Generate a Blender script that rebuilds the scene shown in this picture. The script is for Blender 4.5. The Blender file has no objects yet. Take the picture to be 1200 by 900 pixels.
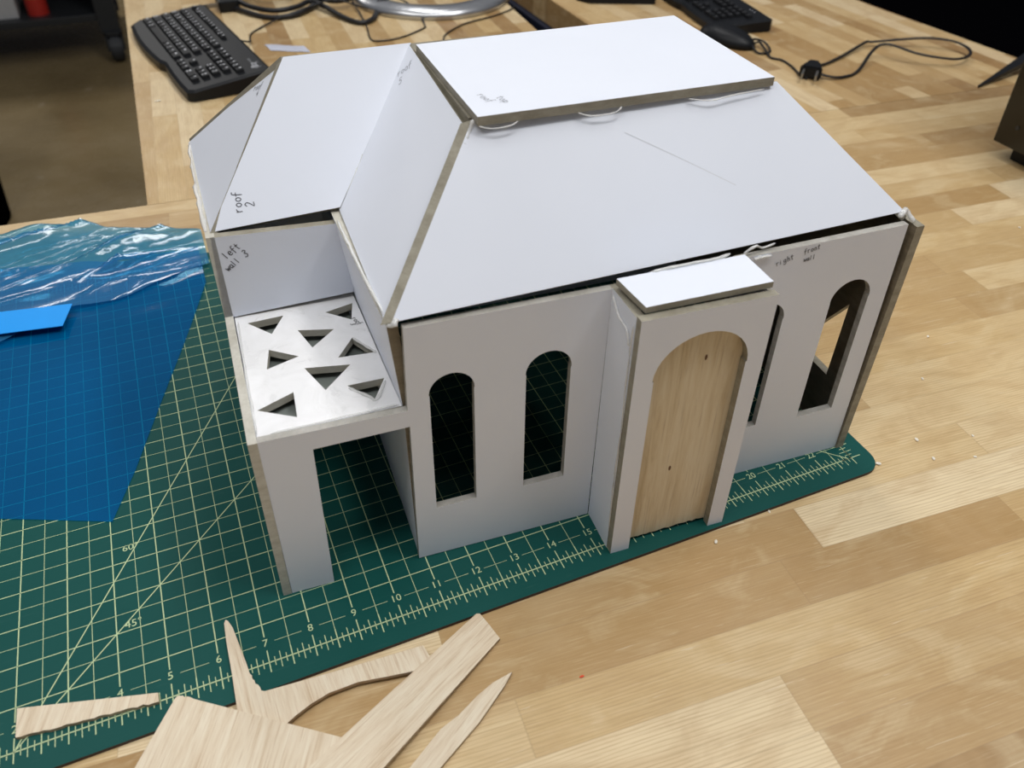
import bpy, bmesh, math, random
from mathutils import Vector, Matrix, Euler, noise
from mathutils.bvhtree import BVHTree
from mathutils.geometry import tessellate_polygon
random.seed(7)
IN = 0.0254
ZF = 36.1            # height of the mat surface above the floor, inches (world below is authored in inches, z=0 on the mat)
TB = -0.1            # table top
C = bpy.context.scene.collection

def w(v): return Vector((v[0]*IN, v[1]*IN, (v[2]+ZF)*IN))

# ------------------------------------------------------------------ materials
def newmat(name):
    m = bpy.data.materials.new(name); m.use_nodes = True
    nt = m.node_tree
    for n in list(nt.nodes): nt.nodes.remove(n)
    return m, nt
class NB:
    def __init__(s, nt): s.nt = nt
    def n(s, t, **kw):
        x = s.nt.nodes.new(t)
        for k, v in kw.items(): setattr(x, k, v)
        return x
    def lk(s, a, b): s.nt.links.new(a, b)
    def math(s, op, a, b=None, c=None):
        x = s.n('ShaderNodeMath', operation=op)
        for i, v in enumerate((a, b, c)):
            if v is None: continue
            if isinstance(v, (int, float)): x.inputs[i].default_value = v
            else: s.lk(v, x.inputs[i])
        return x.outputs[0]
    def noise(s, vec, scale, detail=3, rough=.5, dist=0):
        x = s.n('ShaderNodeTexNoise'); x.inputs['Scale'].default_value = scale
        x.inputs['Detail'].default_value = detail; x.inputs['Roughness'].default_value = rough
        x.inputs['Distortion'].default_value = dist
        s.lk(vec, x.inputs['Vector']); return x.outputs['Fac']
    def ramp(s, fac, stops):
        x = s.n('ShaderNodeValToRGB'); e = x.color_ramp.elements
        while len(e) < len(stops): e.new(.5)
        for el, (p, c) in zip(e, stops):
            el.position = p; el.color = (*c, 1)
        s.lk(fac, x.inputs[0]); return x.outputs[0]
    def mix(s, fac, a, b, mode='MIX'):
        x = s.n('ShaderNodeMix', data_type='RGBA', blend_type=mode)
        for sock, v in ((x.inputs[0], fac), (x.inputs[6], a), (x.inputs[7], b)):
            if isinstance(v, (int, float)): sock.default_value = v
            elif isinstance(v, tuple): sock.default_value = (*v, 1)
            else: s.lk(v, sock)
        return x.outputs[2]
    def coord(s, rot=0, scale=(1, 1, 1), loc=(0, 0, 0)):
        t = s.n('ShaderNodeTexCoord'); m = s.n('ShaderNodeMapping')
        m.inputs['Rotation'].default_value = (0, 0, rot); m.inputs['Scale'].default_value = scale
        m.inputs['Location'].default_value = loc
        s.lk(t.outputs['Object'], m.inputs[0]); return m.outputs[0]
    def bump(s, h, strength=.2, dist=.001):
        b = s.n('ShaderNodeBump'); b.inputs['Strength'].default_value = strength; b.inputs['Distance'].default_value = dist
        s.lk(h, b.inputs['Height']); return b.outputs[0]
    def bsdf(s, col, rough=.5, spec=.5, normal=None, metal=0, coat=0, coatr=.1):
        b = s.n('ShaderNodeBsdfPrincipled')
        if isinstance(col, tuple): b.inputs['Base Color'].default_value = (*col, 1)
        else: s.lk(col, b.inputs['Base Color'])
        if isinstance(rough, (int, float)): b.inputs['Roughness'].default_value = rough
        else: s.lk(rough, b.inputs['Roughness'])
        b.inputs['Specular IOR Level'].default_value = spec
        b.inputs['Metallic'].default_value = metal
        b.inputs['Coat Weight'].default_value = coat; b.inputs['Coat Roughness'].default_value = coatr
        if normal: s.lk(normal, b.inputs['Normal'])
        return b.outputs[0]
    def out(s, sh):
        o = s.n('ShaderNodeOutputMaterial'); s.lk(sh, o.inputs[0])

def simple(name, col, rough=.5, spec=.5, metal=0, var=.12, nscale=60, bump=0, coat=0):
    m, nt = newmat(name); b = NB(nt); co = b.coord()
    f = b.noise(co, nscale, 4)
    c = b.mix(f, tuple(x*(1-var) for x in col), tuple(min(1, x*(1+var)) for x in col))
    nrm = b.bump(b.noise(co, nscale*8, 3), bump) if bump else None
    b.out(b.bsdf(c, rough, spec, nrm, metal, coat)); return m

def mat_white():
    m, nt = newmat('white_board_face'); b = NB(nt); co = b.coord()
    f = b.noise(co, 14, 5, .55); g = b.noise(co, 160, 3)
    c = b.mix(f, (.755, .79, .87), (.805, .84, .92))
    sm = b.ramp(b.noise(co, 30, 6, .65), [(0, (0, 0, 0)), (.66, (0, 0, 0)), (.8, (1, 1, 1))])
    c = b.mix(b.math('MULTIPLY', sm, .10), c, (.6, .59, .56))
    b.out(b.bsdf(c, .5, .35, b.bump(g, .04, .0005))); return m
def mat_scuffed():
    m, nt = newmat('glue_scuffed_white'); b = NB(nt); co = b.coord()
    f = b.ramp(b.noise(co, 45, 5, .6, 1.2), [(.3, (0, 0, 0)), (.7, (1, 1, 1))])
    c = b.mix(f, (.80, .80, .80), (.90, .90, .91))
    r = b.math('MULTIPLY_ADD', f, .3, .2)
    b.out(b.bsdf(c, r, .6, b.bump(f, .25, .0006))); return m
def mat_edge(name='raw_board_edge', a=(.26, .235, .175), c2=(.43, .40, .32)):
    m, nt = newmat(name); b = NB(nt)
    co = b.coord(scale=(1, 1, 3))
    f = b.noise(co, 60, 6, .65); g = b.noise(co, 500, 3)
    c = b.mix(b.ramp(f, [(.3, (0, 0, 0)), (.7, (1, 1, 1))]), a, c2)
    c = b.mix(b.math('MULTIPLY', g, .5), c, tuple(x*.6 for x in a))
    b.out(b.bsdf(c, .55, .4, b.bump(g, .3, .0005))); return m
def mat_balsa(name, ang, base=(.73, .61, .45), dark=(.56, .42, .27), lite=(.82, .73, .57), flecks=True):
    # grain runs along local x after rotation by ang
    m, nt = newmat(name); b = NB(nt)
    co = b.coord(rot=-ang, scale=(1, 1, 1))
    mp = b.n('ShaderNodeMapping'); mp.inputs['Scale'].default_value = (5, 60, 1); b.lk(co, mp.inputs[0])
    f = b.noise(mp.outputs[0], 3.2, 5, .7, .3)
    mp2 = b.n('ShaderNodeMapping'); mp2.inputs['Scale'].default_value = (8, 420, 1); b.lk(co, mp2.inputs[0])
    g = b.noise(mp2.outputs[0], 5, 3, .6)
    c = b.ramp(f, [(.28, dark), (.45, base), (.62, lite), (.8, base)])
    c = b.mix(b.math('MULTIPLY', g, .35), c, base)
    st = b.ramp(g, [(.58, (0, 0, 0)), (.72, (1, 1, 1))])
    mp3 = b.n('ShaderNodeMapping'); mp3.inputs['Scale'].default_value = (7, 230, 1); b.lk(co, mp3.inputs[0])
    st2 = b.ramp(b.noise(mp3.outputs[0], 3.1, 3, .6), [(.56, (0, 0, 0)), (.66, (1, 1, 1))])
    c = b.mix(b.math('MULTIPLY', st, .6), c, (.44, .29, .16))
    c = b.mix(b.math('MULTIPLY', st2, .5), c, (.50, .34, .20))
    b.out(b.bsdf(c, .6, .3, b.bump(g, .25, .0004))); return m
def mat_butcher(name, ang, sw=1.5, L=11.0, tint=(1, 1, 1), seed=0.0):
    m, nt = newmat(name); b = NB(nt)
    co = b.coord(rot=-ang, scale=(1/IN, 1/IN, 1/IN), loc=(seed, seed*.37, 0))
    sp = b.n('ShaderNodeSeparateXYZ'); b.lk(co, sp.inputs[0])
    x, y = sp.outputs[0], sp.outputs[1]
    sy = b.math('DIVIDE', y, sw); iy = b.math('FLOOR', sy); fy = b.math('FRACT', sy)
    wn = b.n('ShaderNodeTexWhiteNoise', noise_dimensions='1D'); b.lk(iy, wn.inputs['W'])
    sx = b.math('ADD', b.math('DIVIDE', x, L), b.math('MULTIPLY', wn.outputs[0], 17.3))
    # vary the lengths of the staves a little
    sx = b.math('ADD', sx, b.math('MULTIPLY', b.math('SINE', b.math('MULTIPLY', sx, 2.3)), .25))
    ix = b.math('FLOOR', sx); fx = b.math('FRACT', sx)
    cv = b.n('ShaderNodeCombineXYZ'); b.lk(ix, cv.inputs[0]); b.lk(iy, cv.inputs[1])
    w2 = b.n('ShaderNodeTexWhiteNoise', noise_dimensions='2D'); b.lk(cv.outputs[0], w2.inputs['Vector'])
    rnd = w2.outputs['Value']
    T = lambda c: tuple(a*t for a, t in zip(c, tint))
    c = b.ramp(rnd, [(0, T((.30, .17, .065))), (.14, T((.42, .265, .11))), (.30, T((.50, .335, .155))), (.5, T((.62, .445, .22))), (.75, T((.69, .52, .285))), (1, T((.82, .68, .45)))])
    # grain, shifted per stave
    sh = b.n('ShaderNodeVectorMath', operation='MULTIPLY_ADD')
    b.lk(w2.outputs['Color'], sh.inputs[0]); sh.inputs[1].default_value = (40, 40, 40); b.lk(co, sh.inputs[2])
    mp = b.n('ShaderNodeMapping'); mp.inputs['Scale'].default_value = (.16, 1.5, 1); b.lk(sh.outputs[0], mp.inputs[0])
    g = b.noise(mp.outputs[0], 1.6, 6, .62, .8)
    mp2 = b.n('ShaderNodeMapping'); mp2.inputs['Scale'].default_value = (.5, 14, 1); b.lk(sh.outputs[0], mp2.inputs[0])
    g2 = b.noise(mp2.outputs[0], 2.0, 4, .6, .2)
    wv = b.n('ShaderNodeTexWave', wave_type='BANDS', bands_direction='Y'); mp3 = b.n('ShaderNodeMapping')
    mp3.inputs['Scale'].default_value = (.06, .8, 1); b.lk(sh.outputs[0], mp3.inputs[0]); b.lk(mp3.outputs[0], wv.inputs[0])
    wv.inputs['Scale'].default_value = 4.5; wv.inputs['Distortion'].default_value = 7; wv.inputs['Detail'].default_value = 3; wv.inputs['Detail Scale'].default_value = .8
    mp4 = b.n('ShaderNodeMapping'); mp4.inputs['Scale'].default_value = (.30, .55, 1); b.lk(sh.outputs[0], mp4.inputs[0])
    fig_glint = b.noise(mp4.outputs[0], 1.3, 4, .55, 1.2)  # curly figure, with glare glints painted into the stave colour
    lines = b.math('POWER', wv.outputs['Fac'], 4.0)
    c = b.mix(b.math('MULTIPLY', b.ramp(fig_glint, [(.38, (1, 1, 1)), (.52, (0, 0, 0))]), .34), c, T((.50, .325, .15)))
    c = b.mix(b.math('MULTIPLY', b.ramp(fig_glint, [(.52, (0, 0, 0)), (.66, (1, 1, 1))]), .28), c, T((.80, .66, .42)))
    c = b.mix(b.math('MULTIPLY', lines, .36), c, T((.42, .26, .11)))
    c = b.mix(b.math('MULTIPLY', b.ramp(g, [(.5, (0, 0, 0)), (.8, (1, 1, 1))]), .30), c, T((.38, .235, .10)))
    c = b.mix(b.math('MULTIPLY', b.ramp(g2, [(.5, (0, 0, 0)), (.72, (1, 1, 1))]), .36), c, T((.36, .22, .09)))
    c = b.mix(b.math('MULTIPLY', b.ramp(g2, [(.28, (1, 1, 1)), (.45, (0, 0, 0))]), .22), c, T((.84, .70, .46)))
    # fine pale scratches
    mp5 = b.n('ShaderNodeMapping'); mp5.inputs['Scale'].default_value = (.35, 9, 1); mp5.inputs['Rotation'].default_value = (0, 0, 1.1); b.lk(co, mp5.inputs[0])
    scr = b.ramp(b.noise(mp5.outputs[0], 2.2, 2, .5, .6), [(.70, (0, 0, 0)), (.74, (1, 1, 1))])
    c = b.mix(b.math('MULTIPLY', scr, .30), c, T((.86, .76, .58)))
    # seams
    ey = b.math('MINIMUM', fy, b.math('SUBTRACT', 1, fy)); ex = b.math('MINIMUM', fx, b.math('SUBTRACT', 1, fx))
    seam = b.math('MAXIMUM', b.math('LESS_THAN', ey, .012), b.math('LESS_THAN', ex, .0018))
    c = b.mix(b.math('MULTIPLY', seam, .18), c, T((.24, .14, .07)))
    # pale scratches and worn patches
    wear = b.ramp(b.noise(co, .35, 5, .6, .5), [(.45, (0, 0, 0)), (.75, (1, 1, 1))])
    c = b.mix(b.math('MULTIPLY', wear, .18), c, T((.78, .65, .43)))
    ro = b.math('MULTIPLY_ADD', b.noise(co, .8, 5, .6), .25, .26)
    b.out(b.bsdf(c, ro, .4, b.bump(b.math('ADD', g2, b.math('MULTIPLY', seam, -.6)), .12, .0006))); return m
def mat_floor():
    m, nt = newmat('polished_brown_concrete'); b = NB(nt); co = b.coord()
    f = b.noise(co, 1.6, 7, .6, .4); g = b.noise(co, 9, 6, .65)
    c = b.ramp(f, [(.3, (.20, .145, .07)), (.5, (.27, .20, .10)), (.7, (.34, .26, .145))])
    sp = b.ramp(g, [(.66, (0, 0, 0)), (.74, (1, 1, 1))])
    c = b.mix(b.math('MULTIPLY', sp, .5), c, (.60, .52, .40))
    b.out(b.bsdf(c, b.math('MULTIPLY_ADD', g, .3, .12), .5)); return m
def mat_green():
    m, nt = newmat('mat_green_vinyl'); b = NB(nt); co = b.coord()
    f = b.noise(co, 9, 5, .6); g = b.noise(co, 900, 2)
    mp = b.n('ShaderNodeMapping'); mp.inputs['Scale'].default_value = (1, 14, 1); mp.inputs['Rotation'].default_value = (0, 0, .9); b.lk(co, mp.inputs[0])
    s = b.ramp(b.noise(mp.outputs[0], 40, 4, .7), [(.6, (0, 0, 0)), (.75, (1, 1, 1))])
    c = b.mix(f, (.003, .062, .054), (.007, .088, .076))
    c = b.mix(b.math('MULTIPLY', s, .10), c, (.10, .2, .18))
    b.out(b.bsdf(c, b.math('MULTIPLY_ADD', f, .2, .36), .22, b.bump(g, .08, .0003))); return m
def mat_glue():
    m, nt = newmat('clear_hot_glue'); b = NB(nt); co = b.coord()
    n = b.bump(b.noise(co, 260, 4), .5, .001)
    g = b.n('ShaderNodeBsdfPrincipled'); g.inputs['Base Color'].default_value = (.86, .86, .84, 1); g.inputs['Roughness'].default_value = .14
    g.inputs['Specular IOR Level'].default_value = .7; b.lk(n, g.inputs['Normal'])
    t = b.n('ShaderNodeBsdfTransparent'); mx = b.n('ShaderNodeMixShader'); mx.inputs[0].default_value = .6
    b.lk(t.outputs[0], mx.inputs[1]); b.lk(g.outputs[0], mx.inputs[2]); b.out(mx.outputs[0]); return m
def mat_film(name, tint, diff, fac, rough=.06, bstr=.3, gl=.12, bscale=60):
    m, nt = newmat(name); b = NB(nt); co = b.coord()
    mp = b.n('ShaderNodeMapping'); mp.inputs['Rotation'].default_value = (0, 0, -.28); mp.inputs['Scale'].default_value = (.6, 3, 1); b.lk(co, mp.inputs[0])
    nrm = b.bump(b.noise(mp.outputs[0], bscale, 4, .6), bstr, .002)
    f = b.noise(co, 9, 3)
    t = b.n('ShaderNodeBsdfTransparent'); t.inputs[0].default_value = (*tint, 1)
    d = b.n('ShaderNodeBsdfDiffuse'); b.lk(b.mix(f, tuple(x*.75 for x in diff), tuple(min(1, x*1.2) for x in diff)), d.inputs[0]); b.lk(nrm, d.inputs['Normal'])
    mx = b.n('ShaderNodeMixShader'); mx.inputs[0].default_value = fac
    b.lk(t.outputs[0], mx.inputs[1]); b.lk(d.outputs[0], mx.inputs[2])
    g = b.n('ShaderNodeBsdfGlossy'); g.inputs['Roughness'].default_value = rough; b.lk(nrm, g.inputs['Normal'])
    lw = b.n('ShaderNodeLayerWeight'); lw.inputs['Blend'].default_value = .5; b.lk(nrm, lw.inputs['Normal'])
    fr = b.math('MULTIPLY_ADD', b.math('POWER', lw.outputs['Facing'], 4), .6, gl*.35)
    m2 = b.n('ShaderNodeMixShader'); b.lk(fr, m2.inputs[0]); b.lk(mx.outputs[0], m2.inputs[1]); b.lk(g.outputs[0], m2.inputs[2])
    b.out(m2.outputs[0]); return m

M = dict(
    white=mat_white(), scuff=mat_scuffed(), edge=mat_edge(), darkedge=mat_edge('brown_board_underside', (.20, .165, .11), (.33, .28, .20)),
    pale=mat_edge('pale_board_edge', (.52, .49, .41), (.74, .72, .64)),
    wallcut=mat_edge('front_wall_cut_edge', (.36, .345, .30), (.60, .58, .54)), glue=mat_glue(), pencil=simple('pencil_grey', (.10, .10, .115), .6),
    green=mat_green(), ink=simple('mat_cream_ink', (.52, .63, .36), .5, .3, var=.1, nscale=200),
    matedge=simple('mat_dark_core', (.045, .022, .016), .7),
    black=simple('black_plastic', (.007, .008, .010), .42, .25, bump=.03), key=simple('black_keycap', (.009, .0095, .011), .5, .25),
    dimlegend=simple('faint_key_print', (.07, .07, .075), .6), legend=simple('white_key_print', (.62, .63, .66), .6), cable=simple('black_cable_rubber', (.012, .012, .013), .42, .4),
    metal=simple('brushed_silver', (.55, .56, .58), .28, .5, metal=.85), brass=simple('plug_blade_metal', (.30, .29, .27), .35, .5, metal=.8),
    darkmetal=simple('dark_painted_steel', (.022, .025, .028), .45), void=simple('matte_black_panel', (.0015, .0015, .002), .9, .0),
    navy=simple('navy_painted_steel', (.006, .010, .028), .6, .3), red=simple('red_can_paint', (.50, .03, .02), .4), yellow=simple('yellow_label', (.55, .33, .03), .5),
    boxw=simple('white_carton', (.50, .50, .50), .7), bag=simple('thin_clear_plastic', (.62, .64, .74), .25, .6),
    tape=simple('bright_blue_tape', (.0, .34, .95), .45, .4, var=.05), chip=simple('balsa_crumb', (.85, .80, .68), .8),
    redchip=simple('red_crumb', (.75, .10, .04), .8), rubber=simple('caster_rubber', (.035, .038, .042), .6),
    film=mat_film('blue_cellophane', (.05, .62, .98), (.0, .20, .56), .36, .07, .04, .12, 60),
    film2=mat_film('crumpled_cellophane', (.35, .78, .98), (.06, .34, .66), .34, .13, .12, .25, 16),
    floor=mat_floor(),
    wood1=mat_butcher('butcher_block_near', -.078, 1.32, 10.0), wood2=mat_butcher('butcher_block_left', math.pi/2-.05, 1.15, 7, (.97, .95, .90), 3.3),
    wood3=mat_butcher('butcher_block_right', math.pi/2+.06, 1.15, 7, (.98, .95, .91), 9.1),
)
# ------------------------------------------------------------------ builders
def tag(o, label=None, cat=None, group=None, kind=None):
    if label: o['label'] = label
    if cat: o['category'] = cat
    if group: o['group'] = group
    if kind: o['kind'] = kind
    return o
def empty(name, loc, label, cat, group=None):
    o = bpy.data.objects.new(name, None); C.objects.link(o); o.location = w(loc)
    o.empty_display_size = .02
    return tag(o, label, cat, group)
def wloc(o):
    l = o.location.copy()
    while o.parent: o = o.parent; l = l + o.location
    return l
def build(name, bm, mats, parent=None, loc=None, smooth=False, label=None, kind=None):
    """bm holds world-inch vertices"""
    me = bpy.data.meshes.new(name)
    if parent is not None: base = wloc(parent); mine = Vector((0, 0, 0))
    else: mine = w(loc if loc is not None else (0, 0, 0)); base = mine
    for v in bm.verts: v.co = w(v.co) - base
    bmesh.ops.recalc_face_normals(bm, faces=bm.faces)
    bm.to_mesh(me); bm.free()
    for m in (mats if isinstance(mats, (list, tuple)) else [mats]): me.materials.append(m)
    if smooth:
        for p in me.polygons: p.use_smooth = True
    o = bpy.data.objects.new(name, me); C.objects.link(o)
    if parent is not None: o.parent = parent
    else: o.location = mine
    return tag(o, label, kind=kind)

def slab(bm, loops, off, mi=(0, 1, 0)):
    """loops: outer + holes, 3-D points of the shown face; off: vector through the thickness. mi: face, side, back"""
    loops = [[Vector(p) for p in L] for L in loops]; off = Vector(off)
    o = loops[0]; nrm = Vector((0, 0, 0))
    for i in range(len(o)): nrm += o[i].cross(o[(i+1) % len(o)])
    nrm.normalize()
    u = (o[1]-o[0]).normalized(); v = nrm.cross(u)
    flat = [[Vector((p.dot(u), p.dot(v), 0)) for p in L] for L in loops]
    tris = tessellate_polygon(flat)
    A = [bm.verts.new(p) for L in loops for p in L]; B = [bm.verts.new(p+off) for L in loops for p in L]
    for t in tris:
        try:
            f = bm.faces.new([A[i] for i in t]); f.material_index = mi[0]
            f = bm.faces.new([B[i] for i in reversed(t)]); f.material_index = mi[2]
        except ValueError: pass
    k = 0
    for L in loops:
        n = len(L)
        for i in range(n):
            a, b_ = k+i, k+(i+1) % n
            f = bm.faces.new([A[a], A[b_], B[b_], B[a]]); f.material_index = mi[1]
        k += n
    return bm
def nb(): return bmesh.new()
def hexa(bm, P, mi=0):
    """8 points: bottom 4, top 4"""
    V = [bm.verts.new(p) for p in P]
    for f in ((0, 3, 2, 1), (4, 5, 6, 7), (0, 1, 5, 4), (1, 2, 6, 5), (2, 3, 7, 6), (3, 0, 4, 7)):
        bm.faces.new([V[i] for i in f]).material_index = mi
    return V
def box(bm, x0, x1, y0, y1, z0, z1, mi=0, T=None, bev=0):
    P = [(x0, y0, z0), (x1, y0, z0), (x1, y1, z0), (x0, y1, z0), (x0, y0, z1), (x1, y0, z1), (x1, y1, z1), (x0, y1, z1)]
    if T: P = [T(*p) for p in P]
    V = hexa(bm, P, mi)
    if bev:
        E = list({e for v in V for e in v.link_edges})
        r = bmesh.ops.bevel(bm, geom=E, offset=bev, segments=2, affect='EDGES', profile=.6)
        for f in r['faces']: f.material_index = mi
def smooth_path(pts, n=6):
    P = [Vector(p) for p in pts]; out = []
    for i in range(len(P)-1):
        p0 = P[max(i-1, 0)]; p1 = P[i]; p2 = P[i+1]; p3 = P[min(i+2, len(P)-1)]
        for k in range(n):
            t = k/n
            out.append(.5*((2*p1)+(p2-p0)*t+(2*p0-5*p1+4*p2-p3)*t*t+(3*p1-p0-3*p2+p3)*t**3))
    out.append(P[-1]); return out
def tube(bm, pts, r, seg=8, mi=0, rf=None, flat=1.0):
    prev = None; rings = []
    up0 = Vector((0, 0, 1))
    for i, p in enumerate(pts):
        d = (pts[min(i+1, len(pts)-1)]-pts[max(i-1, 0)])
        d = d.normalized() if d.length > 1e-9 else Vector((1, 0, 0))
        u = d.cross(up0)
        if u.length < 1e-3: u = d.cross(Vector((0, 1, 0)))
        u.normalize(); v = u.cross(d).normalized()
        rr = rf(i/(len(pts)-1)) if rf else r
        rings.append([bm.verts.new(p+u*math.cos(a)*rr+v*math.sin(a)*rr*flat) for a in [2*math.pi*k/seg for k in range(seg)]])
    for a, b_ in zip(rings, rings[1:]):
        for k in range(seg):
            f = bm.faces.new([a[k], a[(k+1) % seg], b_[(k+1) % seg], b_[k]]); f.material_index = mi; f.smooth = True
    bm.faces.new(rings[0][::-1]).material_index = mi; bm.faces.new(rings[-1]).material_index = mi
def cyl(bm, c, r, z0, z1, seg=24, r2=None, mi=0):
    r2 = r if r2 is None else r2
    a = [bm.verts.new((c[0]+r*math.cos(2*math.pi*k/seg), c[1]+r*math.sin(2*math.pi*k/seg), z0)) for k in range(seg)]
    b_ = [bm.verts.new((c[0]+r2*math.cos(2*math.pi*k/seg), c[1]+r2*math.sin(2*math.pi*k/seg), z1)) for k in range(seg)]
    for k in range(seg): bm.faces.new([a[k], a[(k+1) % seg], b_[(k+1) % seg], b_[k]]).material_index = mi
    bm.faces.new(a[::-1]).material_index = mi; bm.faces.new(b_).material_index = mi
def quad(bm, P, mi=0):
    bm.faces.new([bm.verts.new(p) for p in P]).material_index = mi
def line2(bm, x0, y0, x1, y1, wd, z, mi=1):
    d = Vector((x1-x0, y1-y0)); 
    if d.length < 1e-6: return
    n = Vector((-d.y, d.x)).normalized()*wd/2
    quad(bm, [(x0+n.x, y0+n.y, z), (x0-n.x, y0-n.y, z), (x1-n.x, y1-n.y, z), (x1+n.x, y1+n.y, z)], mi)
_tc = {}
def text_tris(s):
    """outline triangles of a printed word, unit height, centred"""
    if s in _tc: return _tc[s]
    cu = bpy.data.curves.new('t', 'FONT'); cu.body = s; cu.size = 1; cu.align_x = 'CENTER'; cu.align_y = 'CENTER'; cu.resolution_u = 3
    ob = bpy.data.objects.new('t', cu); C.objects.link(ob)
    bpy.context.view_layer.update()
    me = bpy.data.meshes.new_from_object(ob.evaluated_get(bpy.context.evaluated_depsgraph_get()))
    vs = [v.co.copy() for v in me.vertices]; fs = [tuple(p.vertices) for p in me.polygons]
    bpy.data.objects.remove(ob); bpy.data.curves.remove(cu); bpy.data.meshes.remove(me)
    _tc[s] = (vs, fs); return _tc[s]
def put_text(bm, s, F, size, mi):
    vs, fs = text_tris(s)
    V = [bm.verts.new(F(v.x*size, v.y*size)) for v in vs]
    for f in fs:
        try: bm.faces.new([V[i] for i in f]).material_index = mi
        except ValueError: pass

# house frame
th = -0.07
E1 = Vector((math.cos(th), math.sin(th), 0)); E2 = Vector((-math.sin(th), math.cos(th), 0)); EZ = Vector((0, 0, 1))
O = Vector((7.81, 1.58, 0))
def W(a, b, z): return O + a*E1 + b*E2 + EZ*z

# ------------------------------------------------------------------ handwriting
GL = {
 'r': [[(.1, .62), (.14, 0)], [(.13, .38), (.25, .58), (.42, .62)]],
 'o': [[(.3, .6), (.1, .45), (.1, .15), (.3, 0), (.48, .15), (.48, .45), (.3, .6)]],
 'f': [[(.5, .98), (.32, 1.0), (.22, .8), (.2, -.15)], [(.04, .52), (.45, .56)]],
 'l': [[(.18, 1.0), (.16, 0)]],
 'e': [[(.1, .32), (.45, .36), (.42, .56), (.25, .62), (.08, .42), (.12, .1), (.3, 0), (.48, .1)]],
 't': [[(.25, .95), (.22, .1), (.35, 0)], [(.04, .62), (.48, .64)]],
 'w': [[(.02, .6), (.12, 0), (.28, .42), (.42, 0), (.58, .6)]],
 'a': [[(.45, .55), (.2, .6), (.06, .3), (.18, 0), (.42, .2), (.46, .58), (.46, .1), (.56, 0)]],
 'i': [[(.15, .6), (.15, 0)], [(.15, .8), (.17, .84)]],
 'g': [[(.45, .55), (.2, .6), (.08, .35), (.22, .1), (.44, .3), (.46, .58), (.44, -.2), (.2, -.35), (.05, -.2)]],
 'h': [[(.12, 1.0), (.12, 0)], [(.12, .4), (.3, .6), (.44, .45), (.44, 0)]],
 'n': [[(.1, .6), (.12, 0)], [(.12, .4), (.28, .6), (.42, .45), (.44, 0)]],
 'p': [[(.1, .6), (.12, -.35)], [(.12, .45), (.35, .62), (.5, .35), (.35, .05), (.12, .1)]],
 '2': [[(.06, .8), (.25, 1.0), (.46, .8), (.35, .45), (.06, 0), (.5, .04)]],
 '3': [[(.08, .9), (.3, 1.0), (.45, .8), (.22, .55), (.48, .35), (.35, .02), (.06, .06)]],
 '4': [[(.35, 1.0), (.05, .4), (.5, .42)], [(.4, .65), (.38, -.05)]],
 '5': [[(.5, 1.0), (.15, .98), (.1, .6), (.4, .58), (.46, .2), (.25, 0), (.05, .08)]],
}
def handwriting(parent, words, nrm, wd=.016):
    """words: (text, origin, baseline dir, up dir, height)"""
    bm = nb(); nrm = Vector(nrm).normalized()
    for s, o, bd, ud, h in words:
        o = Vector(o); bd = Vector(bd); bd = (bd-nrm*bd.dot(nrm)).normalized(); ud = nrm.cross(bd); x = 0
        for ch in s:
            if ch == ' ': x += .5; continue
            for st in GL[ch]:
                P = smooth_path([(p[0], p[1], 0) for p in st], 3) if len(st) > 2 else [Vector((p[0], p[1], 0)) for p in st]
                Q = [o + bd*((p.x+x)*h) + ud*(p.y*h) + nrm*.008 for p in P]
                for a, b_ in zip(Q, Q[1:]):
                    d = b_-a
                    if d.length < 1e-6: continue
                    s2 = d.cross(nrm).normalized()*wd/2; e = d.normalized()*wd*.3
                    bm.faces.new([bm.verts.new(v) for v in (a+s2-e, a-s2-e, b_-s2+e, b_+s2+e)])
            x += .66
    me_ = parent.data; T_ = BVHTree.FromPolygons([v.co for v in me_.vertices], [tuple(p.vertices) for p in me_.polygons]); wl = wloc(parent)
    for v in bm.verts:       # lay the strokes on the board
        h_ = T_.ray_cast(w(v.co)-wl+nrm*.03, -nrm)
        if h_[0] is not None:
            q_ = (h_[0]+wl)/IN; v.co = Vector((q_.x, q_.y, q_.z-ZF))+nrm*.008
    return build('handwriting', bm, M['pencil'], parent, label='small pencilled note')
def bead(parent, pts, r, seed=0, flat=.7, n=5):
    bm = nb(); P = smooth_path(pts, n)
    P = [p + Vector(noise.noise_vector(p*2.3+Vector((seed, 0, 0))))*r*.55 for p in P]
    tube(bm, P, r, 7, rf=lambda t: r*(.55+.75*abs(noise.noise(Vector((t*len(P)*.55, seed, 1))))+.0)*(1 if .03 < t < .97 else .35), flat=flat)
    return build('glue_bead', bm, M['glue'], parent, smooth=True)

# ================================================================== MODEL HOUSE
house = empty('model_house', W(7.5, 4.5, 0), 'white board model house with hipped roof and arched windows standing on the green mat', 'model house')
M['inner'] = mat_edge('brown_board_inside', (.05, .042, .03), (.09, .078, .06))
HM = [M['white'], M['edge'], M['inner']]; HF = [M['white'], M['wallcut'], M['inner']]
def arch(a0, a1, zb, zs, kick=.015, n=14, rise=None):
    c = (a0+a1)/2; r = (a1-a0)/2+kick; rise = rise or r
    L = [(a0, zb), (a0, zs)]
    for k in range(n+1):
        t = math.pi - math.pi*k/n
        L.append((c+r*math.cos(t), zs+rise*math.sin(t)))
    L += [(a1, zs-.03), (a1, zb)]
    return L
def wallB(name, outer, holes, b0, t, mats=HM, mi=(0, 1, 2), label=None):
    bm = nb(); F = lambda L: [W(a, b0, z) for a, z in L]
    slab(bm, [F(outer)]+[F(h) for h in holes], E2*t, mi)
    return build(name, bm, mats, house, label=label)

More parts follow.
